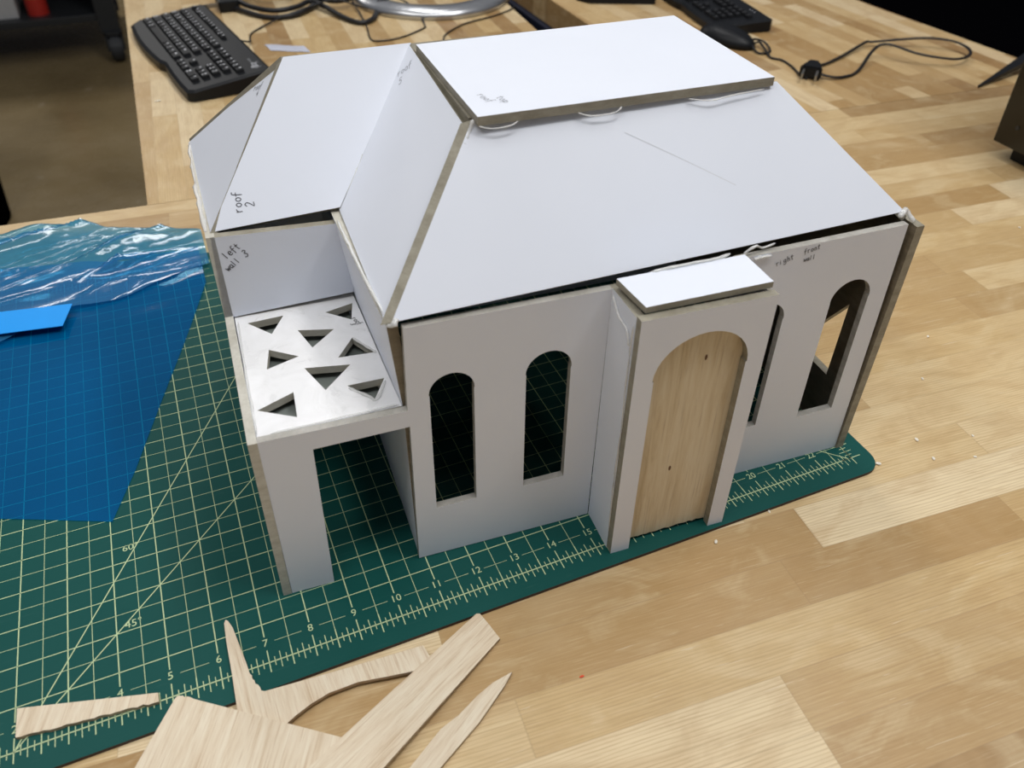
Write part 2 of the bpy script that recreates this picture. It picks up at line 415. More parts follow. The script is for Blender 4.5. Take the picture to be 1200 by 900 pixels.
win = lambda a0, a1, zb=1.68, zs=5.17: arch(a0, a1, zb, zs)
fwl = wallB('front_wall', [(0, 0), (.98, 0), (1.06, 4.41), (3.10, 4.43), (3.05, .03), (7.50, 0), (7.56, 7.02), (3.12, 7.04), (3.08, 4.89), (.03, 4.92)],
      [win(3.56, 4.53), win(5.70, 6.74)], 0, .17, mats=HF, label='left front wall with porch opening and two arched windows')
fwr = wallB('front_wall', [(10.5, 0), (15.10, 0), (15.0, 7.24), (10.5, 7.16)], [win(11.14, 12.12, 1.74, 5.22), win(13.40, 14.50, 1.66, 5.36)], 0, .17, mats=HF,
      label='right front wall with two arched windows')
handwriting(fwr, [('right', W(11.56, 0, 6.78), E1*.36+EZ*.10, EZ, .14), ('front', W(12.24, 0, 6.97), E1*.4+EZ*.07, EZ, .13), ('wall', W(12.28, 0, 6.76), E1*.4+EZ*.04, EZ, .12)], -E2)

# outer left wall (low at the porch, high behind)
def wallA(name, pts, da, holes=(), mats=HM, label=None, mi=(0, 1, 0), nda=None):
    bm = nb(); slab(bm, [[W(*p) for p in pts]]+[[W(*p) for p in h] for h in holes], E1*da, mi)
    return build(name, bm, mats, house, label=label)
wallA('outer_wall', [(-.2, -.01, 0), (-.16, -.01, 4.92), (-.28, 4.5, 4.92), (-.28, 4.5, 7.1), (-.42, 9.8, 7.1), (-.42, 9.8, 0)], .19, holes=[[(-.19, .9, .4), (-.17, .9, 4.3), (-.26, 3.9, 4.3), (-.27, 3.9, .4)]], mats=[M['white'], M['pale'], M['white']])
bm = nb(); rings = []
for b_, A3, zt_ in ((.20, (3.07, 3.02, 2.84), 7.02), (4.7, (3.02, 2.82, 2.55), 7.08), (9.6, (2.98, 2.72, 2.45), 7.08)):
    L_ = [W(A3[0], b_, 0), W(A3[1], b_, 4.85), W(A3[2], b_, zt_)]; R_ = [p+E1*.22 for p in L_]
    rings.append([bm.verts.new(p) for p in L_+R_[::-1]])
for a, b_ in zip(rings, rings[1:]):
    for k in range(6):
        f = bm.faces.new([a[k], a[(k+1) % 6], b_[(k+1) % 6], b_[k]]); f.material_index = (0, 0, 1, 2, 2, 1)[k]
bm.faces.new(rings[0]).material_index = 3; bm.faces.new(rings[-1][::-1]).material_index = 1
lw = build('inner_wall', bm, [M['white'], M['pale'], M['inner'], M['darkedge']], house, label='tall wall between porch and main room')
bead(lw, [W(2.86, .5, 7.1), W(2.75, 2.0, 7.12), W(2.68, 3.2, 7.12), W(2.62, 4.4, 7.1)], .05, 3)
# right end wall with triangular opening, leaning out slightly at the top
rw = wallA('end_wall', [(15.10, -.06, 0), (15.22, -.06, 7.16), (15.22, 9.8, 7.2), (15.10, 9.8, 0)], .22,
      holes=[[(15.13, 1.14, 1.75), (15.17, 1.14, 4.17), (15.13, 2.75, 1.75)]], mats=[M['darkedge'], M['edge'], M['white']], mi=(0, 1, 2),
      label='right end wall with triangular cut-outs')
wallB('back_wall', [(-.2, 0), (15.1, 0), (15.2, 7.2), (-.25, 7.1)], [], 9.62, .19)
w3 = wallB('wing_wall', [(-.28, 4.88), (2.80, 5.0), (2.73, 6.96), (-.18, 7.09)], [], 4.5, .19, label='grey shaded wing wall marked left wall 3')
handwriting(w3, [('left', W(.06, 4.5, 6.50), E1*.38+EZ*.26, EZ, .17), ('wall', W(.04, 4.5, 6.17), E1*.34+EZ*.24, EZ, .15), ('3', W(.46, 4.5, 6.46), E1*.4+EZ*.15, EZ, .19)], -E2, .02)
# porch roof with triangular holes
tri = [[(.2, 4.2), (1.04, 4.25), (.7, 3.6)], [(2.01, 4.07), (2.70, 4.25), (2.56, 3.59)], [(1.29, 3.56), (2.10, 3.34), (1.52, 2.80)],
       [(.57, 3.02), (1.18, 2.58), (.45, 2.33)], [(2.45, 2.89), (2.84, 2.19), (2.01, 2.25)], [(1.24, 2.12), (2.23, 1.93), (1.57, 1.24)],
       [(.12, 1.04), (.91, 1.39), (.88, .58)], [(2.04, 1.24), (2.85, 1.24), (2.49, .58)]]
bm = nb(); zp = 4.85
slab(bm, [[W(a, b, zp) for a, b in [(-.07, 4.66), (2.78, 4.68), (3.01, .24), (.03, .2)]]]+[[W(a, b, zp) for a, b in t] for t in tri], -EZ*.19, (0, 1, 2))
pr = build('porch_roof', bm, [M['scuff'], M['pale'], M['darkedge']], house, label='porch roof pierced by eight triangles')
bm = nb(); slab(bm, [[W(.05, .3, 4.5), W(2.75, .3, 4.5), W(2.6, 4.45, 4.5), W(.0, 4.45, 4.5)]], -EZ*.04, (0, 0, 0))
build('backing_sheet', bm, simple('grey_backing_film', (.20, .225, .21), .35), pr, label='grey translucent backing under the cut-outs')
bead(pr, [W(.0, 4.3, 4.87), W(-.0, 2.8, 4.87), W(.02, 1.4, 4.88), W(.04, .3, 4.88)], .035, 8, .5)
bead(pr, [W(2.05, 1.15, 4.86), W(2.4, .75, 4.87), W(2.55, .6, 4.86), W(2.85, 1.15, 4.87)], .05, 11, .6)
bead(pr, [W(2.45, 2.86, 4.86), W(2.66, 2.5, 4.86), W(2.86, 2.15, 4.87)], .045, 12, .6)
bead(pr, [W(.3, .24, 4.87), W(1.2, .22, 4.9), W(2.2, .24, 4.9), W(2.95, .28, 4.88)], .03, 15, .5)
handwriting(pr, [('roof', W(2.56, 3.62, zp), Vector(E1)*.15-E2*.4, E1, .13), ('3', W(2.50, 3.42, zp), -E2, E1, .12)], EZ, .014)

wallB('front_wall', [(7.4, 6.3), (10.6, 6.3), (10.6, 7.08), (7.4, 7.0)], [], .02, .17, label='narrow header wall behind the door porch')
# door porch (projecting box)
zt = 7.10
fr_o = [(7.54, 0), (8.03, 0)] + arch(8.03, 10.24, 0, 5.45, .03, 18, 1.05)[1:-1] + [(10.24, 0), (10.67, 0), (10.70, zt), (7.56, zt+.03)]
dp = wallB('porch_front', fr_o, [], -1.35, .2, label='projecting front panel with tall arched doorway')
bm = nb(); slab(bm, [[W(7.52, -1.15, 0), W(7.52, 0, 0), W(7.56, 0, 7.05), W(7.56, -1.15, 7.08)]], E1*.19, (0, 1, 0))
ps = build('porch_side', bm, HM, house)
bead(ps, [W(7.52, -1.12, 6.95), W(7.52, -1.1, 5.6), W(7.52, -1.14, 4.2), W(7.52, -1.12, 2.6), W(7.52, -1.15, .4)], .035, 20)
bead(ps, [W(7.52, -.1, 6.95), W(7.52, -.5, 6.65), W(7.52, -.9, 6.6), W(7.52, -1.05, 6.3)], .04, 21)
bm = nb(); slab(bm, [[W(10.67, -1.15, 0), W(10.67, 0, 0), W(10.69, 0, 7.05), W(10.69, -1.15, 7.05)]], -E1*.19, (0, 1, 0))
build('porch_side', bm, HM, house)
bm = nb(); slab(bm, [[W(7.60, -.06, 7.31), W(7.73, -1.16, 7.31), W(10.64, -1.15, 7.31), W(10.62, -.06, 7.31)]], -EZ*.15, (0, 1, 1))
pl_ = build('porch_lid', bm, [M['white'], M['edge']], house)
bead(pl_, [W(8.4, -.08, 7.33), W(9.0, -.05, 7.35), W(9.7, -.06, 7.34), W(10.3, .02, 7.36)], .06, 25)
# balsa door
jag = [(7.8+.1*k, .09+.05*random.random()) for k in range(28)]
bm = nb(); slab(bm, [[W(a, -1.14, z) for a, z in jag+[(10.5, 6.8), (7.8, 6.8)]]], E2*.09, (0, 0, 0))
# knots are little discs in the door face
for a, z in ((9.36, 5.62), (8.95, 2.35)):
    P = [W(a+.035*math.cos(t*.785), -1.143, z+.085*math.sin(t*.785)) for t in range(8)]
    quad(bm, P, 1)
def mat_door():
    m, nt = newmat('balsa_door_panel'); b = NB(nt)
    mp = b.coord(scale=(55, 55, 4)); f = b.noise(mp, 3.0, 5, .7, .4)
    mp2 = b.coord(scale=(420, 420, 12)); g = b.noise(mp2, 2, 3, .6)
    c = b.ramp(f, [(.28, (.60, .47, .29)), (.45, (.72, .60, .41)), (.62, (.78, .68, .50)), (.8, (.70, .57, .38))])
    c = b.mix(b.math('MULTIPLY', b.ramp(g, [(.58, (0, 0, 0)), (.72, (1, 1, 1))]), .45), c, (.40, .27, .16))
    b.out(b.bsdf(c, .6, .3, b.bump(g, .2, .0004))); return m
door = build('door', bm, [mat_door(), simple('dark_knot', (.16, .08, .04), .7)], house, label='balsa door panel behind the arch')

# roof panels : shown face polygon, offset into the roof
def roof(name, pts, inward, t=.2, mats=None, label=None, mi=(0, 1, 2), shift=None):
    P = [W(*p) for p in pts]
    n = (P[1]-P[0]).cross(P[2]-P[1]).normalized()
    iv = Vector(W(*inward)-O)
    if n.dot(iv) < 0: n = -n
    bm = nb()
    if shift:            # bevelled hip edge: the underside reaches further out than the face
        Q = [p+n*t+E1*d for p, d in zip(P, shift)]
        hexa(bm, Q+P, 1); bm.faces.ensure_lookup_table(); bm.faces[1].material_index = 0
    else: slab(bm, [P], n*t, mi)
    return build(name, bm, mats or [M['white'], M['edge'], M['inner']], house, label=label), -n
rf, nF = roof('roof_panel', [(2.93, .06, 7.19), (15.05, .28, 7.42), (12.54, 2.62, 9.93), (5.36, 2.62, 9.93)], (0, .5, -1), t=.13, shift=(-.21, 0, 0, -.21), label='large front roof slope')
rh, nH = roof('roof_panel', [(2.74, 4.86, 7.14), (2.84, .26, 7.06), (5.22, 2.70, 9.78), (5.16, 7.20, 9.99)], (.5, 0, -1), .18, label='left hip of the main roof')
r2, n2 = roof('roof_panel', [(-.15, 4.72, 7.11), (2.77, 4.82, 7.20), (5.22, 7.22, 10.02), (2.17, 7.20, 9.99)], (0, .5, -1), shift=(.12, 0, 0, -.11), label='wing roof slope marked roof 2')
rt, nT = roof('roof_panel', [(-.16, 4.68, 7.13), (2.09, 7.36, 9.84), (-.45, 9.8, 7.06)], (.5, 0, -1), .16, label='triangular left hip of the wing roof')
roof('roof_panel', [(-.42, 9.95, 7.10), (2.12, 7.24, 9.99), (12.5, 7.3, 10.0), (15.3, 9.95, 7.2)], (0, -.5, -1), .18)
roof('roof_panel', [(15.25, .35, 7.22), (15.25, 9.8, 7.22), (12.62, 7.2, 9.85), (12.62, 2.8, 9.85)], (-.5, 0, -1), .16)
lid_top = 10.10
bm = nb(); slab(bm, [[W(5.25, 6.84, lid_top), W(5.40, 2.34, lid_top), W(12.36, 2.48, lid_top), W(12.27, 7.10, lid_top)]], -EZ*.2, (0, 1, 1))
lid = build('roof_lid', bm, [M['white'], M['edge']], house, label='flat rectangular roof lid')
bm = nb(); slab(bm, [[W(5.24, 7.0, 9.92), W(5.33, 2.75, 9.92), W(5.6, 2.75, 9.92), W(5.6, 7.0, 9.92)]], -EZ*.22, (0, 0, 0)); build('spacer', bm, M['edge'], house)
handwriting(lid, [('roof', W(5.70, 3.42, lid_top), E1*.16-E2*.6, E1+E2*.3, .19), ('top', W(6.05, 3.18, lid_top), E1*.12-E2*.5, E1+E2*.3, .18)], EZ, .010)
handwriting(r2, [('roof', W(.60, 4.93, 7.37), Vector(W(.47, 5.2, 7.69)-W(.44, 4.93, 7.37)), -E1, .19), ('2', W(.88, 5.0, 7.45), Vector(W(.47, 5.2, 7.69)-W(.44, 4.93, 7.37)), -E1, .20)], n2, .02)
_u = W(5.14, 6.51, 9.44)-W(4.92, 6.27, 9.22); _b = W(5.14, 6.51, 9.44)-W(4.94, 6.68, 9.23)
handwriting(rh, [('roof', W(4.86, 6.62, 9.30), _b, _u, .20), ('5', W(4.82, 6.30, 9.22), _b, _u, .2)], nH, .012)
handwriting(rt, [('roof', W(1.40, 7.72, 9.05), Vector(W(1.72, 7.58, 9.43)-W(1.5, 8.0, 9.19)), E2, .17), ('4', W(1.42, 7.36, 9.05), Vector(W(1.72, 7.58, 9.43)-W(1.5, 8.0, 9.19)), E2, .17)], nT, .014)
# pencil scratch line and glue over the roof joints
bm = nb(); a, b_ = W(8.6, 2.15, 9.42), W(12.2, .52, 7.66)
for k in range(16):
    t0, t1 = k/16, (k+1)/16
    f = lambda t: a.lerp(b_, t)+nF*.01+E1*.06*math.sin(t*3)
    p, q = f(t0), f(t1); s2 = (q-p).cross(nF).normalized()*.005
    bm.faces.new([bm.verts.new(v) for v in (p+s2, p-s2, q-s2, q+s2)])
build('scratch', bm, simple('faint_scratch', (.55, .56, .58), .5), rf)
bead(rh, [W(2.80, 4.80, 7.16), W(3.3, 5.35, 7.80), W(3.9, 6.0, 8.50), W(4.5, 6.55, 9.17), W(5.2, 7.15, 9.95)], .05, 31, n=8)
bead(rf, [W(5.38, 2.55, 9.95), W(5.22, 2.42, 9.72), W(5.08, 2.3, 9.56)], .07, 33)
bead(rf, [W(3.02, .08, 7.26), W(2.93, -.02, 7.16), W(2.86, .1, 7.1)], .09, 34)
bead(rf, [W(14.85, .18, 7.36), W(15.0, .22, 7.44), W(15.15, .28, 7.42), W(15.22, .1, 7.24)], .11, 35)
bead(rf, [W(10.7, .1, 7.22), W(10.95, .06, 7.40), W(11.2, .12, 7.26), W(11.5, .1, 7.34)], .05, 36)
bead(rf, [W(8.4, .06, 7.2), W(9.2, .02, 7.2), W(9.9, .05, 7.22), W(10.6, .0, 7.2)], .09, 37)
bead(rt, [W(-.42, 9.7, 7.08), W(-.40, 8.2, 7.04), W(-.36, 6.6, 7.08), W(-.26, 4.8, 7.1)], .08, 38, n=9)
bead(fwr, [W(10.9, -.02, 7.1), W(11.1, -.02, 7.14), W(11.35, -.02, 7.12)], .06, 39)
bead(lid, [W(5.4, 2.36, 9.9), W(5.7, 2.28, 9.84), W(6.1, 2.3, 9.86), W(6.3, 2.4, 9.9)], .03, 40)
bead(lid, [W(7.6, 2.4, 9.9), W(7.9, 2.3, 9.82), W(8.4, 2.3, 9.84), W(8.6, 2.4, 9.9)], .03, 41)
bead(lid, [W(10.2, 2.42, 9.88), W(10.7, 2.3, 9.82), W(11.3, 2.34, 9.86), W(12.1, 2.4, 9.88)], .03, 42)
bead(lid, [W(5.30, 6.6, 9.84), W(5.34, 5.0, 9.86), W(5.38, 3.4, 9.84)], .05, 43)

# ================================================================== CUTTING MAT
bm = nb(); R = .55; x0, x1, y0, y1 = -.55, 23.62, -.62, 17.62
outl = []
for cx, cy, a0 in ((x1-R, y0+R, -90), (x1-R, y1-R, 0), (x0+R, y1-R, 90), (x0+R, y0+R, 180)):
    for k in range(7): t = math.radians(a0+k*15); outl.append((cx+R*math.cos(t), cy+R*math.sin(t), 0))
slab(bm, [outl], (0, 0, -.098), (0, 2, 2))
zi = .004; IH = .014; I1 = .026
X0, X1, Y0, Y1 = 0, 23, 0, 17
numrow = lambda n: (n-.17, n+.17)
for i in range(1, 46):                       # vertical grid lines
    x = i*.5; maj = i % 2 == 0
    line2(bm, x, .66 if maj else -.22, x, Y1-(.34 if maj else 0), I1 if maj else IH, zi)
for j in range(1, 34):
    y = j*.5; maj = j % 2 == 0
    if j == 1 or j == 33:                    # label rows are broken at each number
        xs = 0.0
        for n in range(1, 23):
            line2(bm, xs+.2 if n > 1 else .2, y, n-.2, y, IH*.8, zi); xs = n
        line2(bm, 22.2, y, 22.8, y, IH*.8, zi)
    else: line2(bm, 0, y, X1, y, I1*.85 if maj else IH, zi)
for (ax, s0) in (('x', Y0), ('x', Y1), ('y', X0), ('y', X1)):
    L = X1 if ax == 'x' else Y1
    if ax == 'x': line2(bm, 0, s0, L, s0, .028, zi+.001)
    else: line2(bm, s0, 0, s0, L, .028, zi+.001)
    for k in range(0, int(L*8)+1):
        h = .31 if k % 8 == 0 else (.25 if k % 4 == 0 else (.2 if k % 2 == 0 else .11))
        t = k/8
        if ax == 'x': line2(bm, t, s0-min(h, .24), t, s0+h, .018 if k % 4 else .024, zi+.001)
        else: line2(bm, s0-h, t, s0+h, t, .018 if k % 4 else .024, zi+.001)
for n in range(1, 23):
    put_text(bm, str(n), lambda u, v, n=n: (n+u, .5+v, zi), .26, 1)
    put_text(bm, str(n), lambda u, v, n=n: (n+u, 16.5+v, zi), .26, 1)
for n in range(1, 17):
    put_text(bm, str(n), lambda u, v, n=n: (22.5+u, n+v, zi), .22, 1)
def aline(x, y, ang, L): line2(bm, x, y, x+L*math.cos(math.radians(ang)), y+L*math.sin(math.radians(ang)), .026, zi+.002)
aline(2, 0, 45, 22.5); aline(2, 0, 60, 18.5); aline(22.9, 0, 135, 4); 
put_text(bm, '45°', lambda u, v: (4.36+u, 2.16+v, zi), .27, 1)
put_text(bm, '60°', lambda u, v: (4.42+u, 4.42+v, zi), .27, 1)
cm = build('cutting_mat', bm, [M['green'], M['ink'], M['matedge']], None, (11.5, 8.5, TB))
tag(cm, 'green self-healing cutting mat with cream inch grid under the model house', 'cutting mat')

# ================================================================== WORKBENCHES
def bench(name, quadp, mat, label, loc, legs, thick=1.75):
    r = empty(name, (loc[0], loc[1], TB-36), label, 'workbench')
    bm = nb(); slab(bm, [[(x, y, TB) for x, y in quadp]], (0, 0, -thick), (0, 0, 0)); build('tabletop', bm, mat, r)
    for x, y in legs:
        bm = nb(); box(bm, x-1.2, x+1.2, y-1.2, y+1.2, TB-36, TB-thick, bev=.1); build('leg', bm, M['navy'], r)
    return r
far = lambda x: 22.82-.072*x
b1 = bench('workbench', [(-42, far(-42)), (-44, -26), (70, -34), (73, far(73))], M['wood1'], 'near butcher block workbench carrying the model house and green mat', (10, 0),
      [(-39, -20), (-38, 20), (66, -28), (68, 12)])
bm = nb(); slab(bm, [[(-36, 21, -4.5), (66, 13, -4.5), (66, 12, -4.5), (-36, 20, -4.5)]], (0, 0, 2.6), (0, 0, 0)); build('rail', bm, M['navy'], b1)
b2 = bench('workbench', [(6.1, far(6.1)+.03), (28.9, far(28.9)+.03), (32.6, 72), (7.2, 72)], M['wood2'], 'left rear butcher block workbench holding the whole black keyboard and silver stand', (18, 46),
      [(8.6, 26), (27.5, 25), (9.5, 69), (30, 69)])
b3 = bench('workbench', [(33.6, far(33.6)+.03), (55.0, far(55.0)+.03), (51.0, 72), (33.6, 72)], M['wood3'], 'right rear butcher block workbench holding the power cord and mouse', (44, 44),
      [(36, 26), (52, 24), (36, 69), (48.6, 69)])
bm = nb(); box(bm, 33.2, 35.0, 24.0, 68, -5.5, TB-1.8, bev=.1); build('rail', bm, M['navy'], b3)
bm = nb(); box(bm, 30.9, 32.7, 42, 69, -9, -3.2, bev=.1); build('rail', bm, M['navy'], b2)

# ================================================================== CELLOPHANE
rt_ = empty('cellophane_sheet', (3, 13, 0), 'crumpled translucent blue cellophane sheet lying on the left of the green mat', 'cellophane')
def rightx(y):
    P = [(5.41, 4.06), (7.08, 4.72), (9.31, 5.47), (12.11, 6.45), (15.51, 7.58), (17.4, 7.6), (19.5, 7.6)]
    for (ya, xa), (yb, xb) in zip(P, P[1:]):
        if y <= yb: return xa+(xb-xa)*(y-ya)/(yb-ya)
    return 7.6
def front(x): return 6.46-.40*(x-1.46) if x > -2 else 7.9
bm = nb(); nx, ny = 50, 60; G = []
for j in range(ny+1):
    row = []
    for i in range(nx+1):
        s, t = i/nx, j/ny
        # along the slanted front edge then up
        ytop = 19.0+1.0*math.sin(s*5)
        xf = -9+13.06*s; yf = 5.41+.40*(4.06-xf)*(1 if xf > -3 else 0)+(2.85 if xf <= -3 else 0)
        y = yf+(ytop-yf)*t
        xr = rightx(y); x = -9+(xr+9)*s
        z = .02+.012*noise.noise(Vector((x*.5, y*.5, 0)))
        if t > .6: z += (t-.6)*.35*(.5+noise.noise(Vector((x*.7, y*1.1, 3))))
        row.append(bm.verts.new((x, y, max(z, .012))))
    G.append(row)
for j in range(ny):
    for i in range(nx): bm.faces.new([G[j][i], G[j][i+1], G[j+1][i+1], G[j+1][i]])
build('flat_layer', bm, M['film'], rt_, smooth=True)
bm = nb(); quad(bm, [(-5, 16.9, .31), (-5, 15.5, .31), (3.02, 14.28, .31), (3.32, 15.48, .31)]); slab(bm, [[(-5, 16.9, .30), (-5, 15.5, .30), (3.02, 14.28, .30), (3.32, 15.48, .30)]], (0, 0, -.01), (0, 0, 0))
build('tape_strip', bm, M['tape'], rt_, label='bright blue tape strip')
# folded, wrinkled upper layer
bm = nb(); nx, ny = 110, 90; G = []
sd = Vector((6.4, 2.0)).normalized()              # direction of the folds
for j in range(ny+1):
    row = []
    for i in range(nx+1):
        s, t = i/nx, j/ny
        x = -9+16.85*s
        ylo = 14.6+.29*(x-1)+.5*noise.noise(Vector((x*.5, 0, 9)))
        yhi = (21.75-(x-1.95)*.44 if x > 1.95 else 21.75-(1.95-x)*.30)+.12*noise.noise(Vector((x*1.3, 4, 0)))
        if ylo > yhi-.4: ylo = yhi-.4
        y = ylo+(yhi-ylo)*t
        al = x*sd.x+y*sd.y; ac = -x*sd.y+y*sd.x
        env = math.sin(min(1, t*1.15)*math.pi*.85)**.7 if t < 1 else .2
        edge = min(1, (1-s)*5+.10)
        rd = 1-abs(noise.noise(Vector((al*.07, ac*.75, 2))))*2.2
        rd2 = 1-abs(noise.noise(Vector((al*.13+5, ac*2.2, 7))))*2
        cr = abs(noise.noise(Vector((x*.9, y*.9, 4))))+.5*abs(noise.noise(Vector((x*2.1, y*2.1, 8))))+.28*abs(noise.noise(Vector((x*4.6, y*4.6, 1))))
        z = .16+env*edge*(.70*max(0, rd)**3+.10*rd2+.13*cr)*min(1, .12+max(0, (x-3.2)*.5, (y-16.9-.1*(3-x))*.6))
        row.append(bm.verts.new((x, y, max(z, .10))))
    G.append(row)
for j in range(ny):
    for i in range(nx): bm.faces.new([G[j][i], G[j][i+1], G[j+1][i+1], G[j+1][i]])
build('folded_layer', bm, M['film2'], rt_, smooth=True, label='pale wrinkled folded layer')

# ================================================================== BALSA SCRAPS
def scrap(pts, ztop, thick, ang, label, ztilt=None, rough=0):
    P = []
    for i, (x, y) in enumerate(pts):
        P.append((x, y, ztilt(x, y) if ztilt else ztop))
    bm = nb(); slab(bm, [P], (0, 0, -thick), (0, 1, 0))
    cx = sum(p[0] for p in P)/len(P); cy = sum(p[1] for p in P)/len(P); cz = min(p[2] for p in P)-thick
    o = build('balsa_scrap', bm, [mat_balsa('balsa_grain', ang), M['balsaedge']], None, (cx, cy, cz))
    return tag(o, label, 'wood scrap', 'balsa offcuts in the foreground')
M['balsaedge'] = mat_balsa('balsa_cut_edge', 0, (.40, .29, .18), (.25, .17, .10), (.52, .40, .27))
def jagline(p, q, n, amp):
    out = []; d = Vector((q[0]-p[0], q[1]-p[1])); nn = Vector((-d.y, d.x)).normalized()
    for k in range(1, n): 
        t = k/n; o = (random.random()-.5)*amp; out.append((p[0]+d.x*t+nn.x*o, p[1]+d.y*t+nn.y*o))
    return out
scrap([(2.06, .91), (2.05, .26)]+jagline((2.05, .26), (4.74, -.06), 26, .05)+[(4.74, -.06), (4.74, .15)], .095, .09, math.radians(72), 'small tapered balsa offcut lying on the mat ruler at far left')
spike = [(6.24, 1.30), (6.28, 1.38), (6.33, 1.33), (6.40, 1.12), (6.49, .5), (6.55, .05), (6.57, -.15)]+jagline((6.57, -.15), (6.73, -.62), 7, .05)+[(6.73, -.64), (6.80, -.68), (8.39, -.82), (10.19, -.95), (10.24, -1.27), (9.90, -1.47), (9.6, -1.42), (9.27, -1.36), (8.65, -1.24), (8.02, -1.24), (7.63, -1.33), (7.3, -1.45), (7.07, -1.56), (6.95, -1.75), (6.1, -1.6), (6.20, -.9), (6.22, -.02), (6.22, .8)]
scrap(spike, .095, .09, math.radians(93), 'curved balsa offcut with a thin upright spike on the mat edge')
scrap([(5.06, -.19), (5.12, -.14)]+jagline((5.12, -.14), (5.4, -.3), 6, .05)+[(5.42, -.34), (8.2, -2.44), (6.4, -4.3), (3.2, -3.2), (4.2, -1.36)], .19, .09, math.radians(62), 'wide rectangular balsa sheet cut off by the bottom edge, grain running down left')
def tiltE(x, y): return .0+.30*max(0, min(1.4, (11.6-x)/4.2))
scrap([(11.58, -.60), (11.66, -.63), (11.74, -.95), (11.84, -1.39), (8.57, -3.27), (6.9, -4.25), (5.6, -3.65), (7.28, -2.72)], 0, .09, math.radians(28), 'long straight balsa strip leaning across the wide sheet', ztilt=tiltE)
scrap([(11.78, -2.24), (11.3, -2.31), (10.9, -2.45), (10.38, -2.70), (9.95, -2.83), (9.17, -3.3), (8.1, -3.92), (8.69, -4.17), (9.65, -3.58), (10.73, -3.0), (11.49, -2.48)], .0, .09, math.radians(33), 'thin pointed balsa sliver right of the long strip')
# crumbs
chips = [(25.32, -.10), (26.97, -.60), (23.62, -.42), (19.75, -.66), (25.21, -.86), (26.36, -1.26), (17.9, -.95), (27.5, 1.9), (38.2, 7.6), (29.3, 3.5)]
for i, (x, y) in enumerate(chips):
    bm = nb(); r = random.uniform(.035, .065)
    bmesh.ops.create_icosphere(bm, subdivisions=1, radius=r)
    a = random.random()*3
    for v in bm.verts: v.co = Vector((x+(v.co.x*1.6)*math.cos(a)-v.co.y*math.sin(a), y+v.co.x*1.6*math.sin(a)+v.co.y*math.cos(a), TB+r*.6+v.co.z*.6+random.uniform(-.005, .005)))
    o = build('wood_chip', bm, M['chip'], None, (x, y, TB)); tag(o, 'tiny pale balsa crumb scattered on the bench beside the mat', 'crumb', 'balsa crumbs on the bench')
bm = nb(); bmesh.ops.create_icosphere(bm, subdivisions=1, radius=.05)
for v in bm.verts: v.co = Vector((13.15+v.co.x*1.3, -2.88+v.co.y*.6, TB+.015+v.co.z*.3))
tag(build('red_crumb', bm, M['redchip'], None, (13.15, -2.88, TB)), 'tiny red crumb on the bench below the house', 'crumb')
bm = nb(); bmesh.ops.create_icosphere(bm, subdivisions=1, radius=.12)
for v in bm.verts: v.co = Vector((7.40+v.co.x*1.6, 33.45+v.co.y*.5, TB+.03+v.co.z*.25))
tag(build('foam_crumb', bm, M['chip'], None, (7.4, 33.4, TB)), 'small white crumb on the bench beside the keyboard', 'crumb')

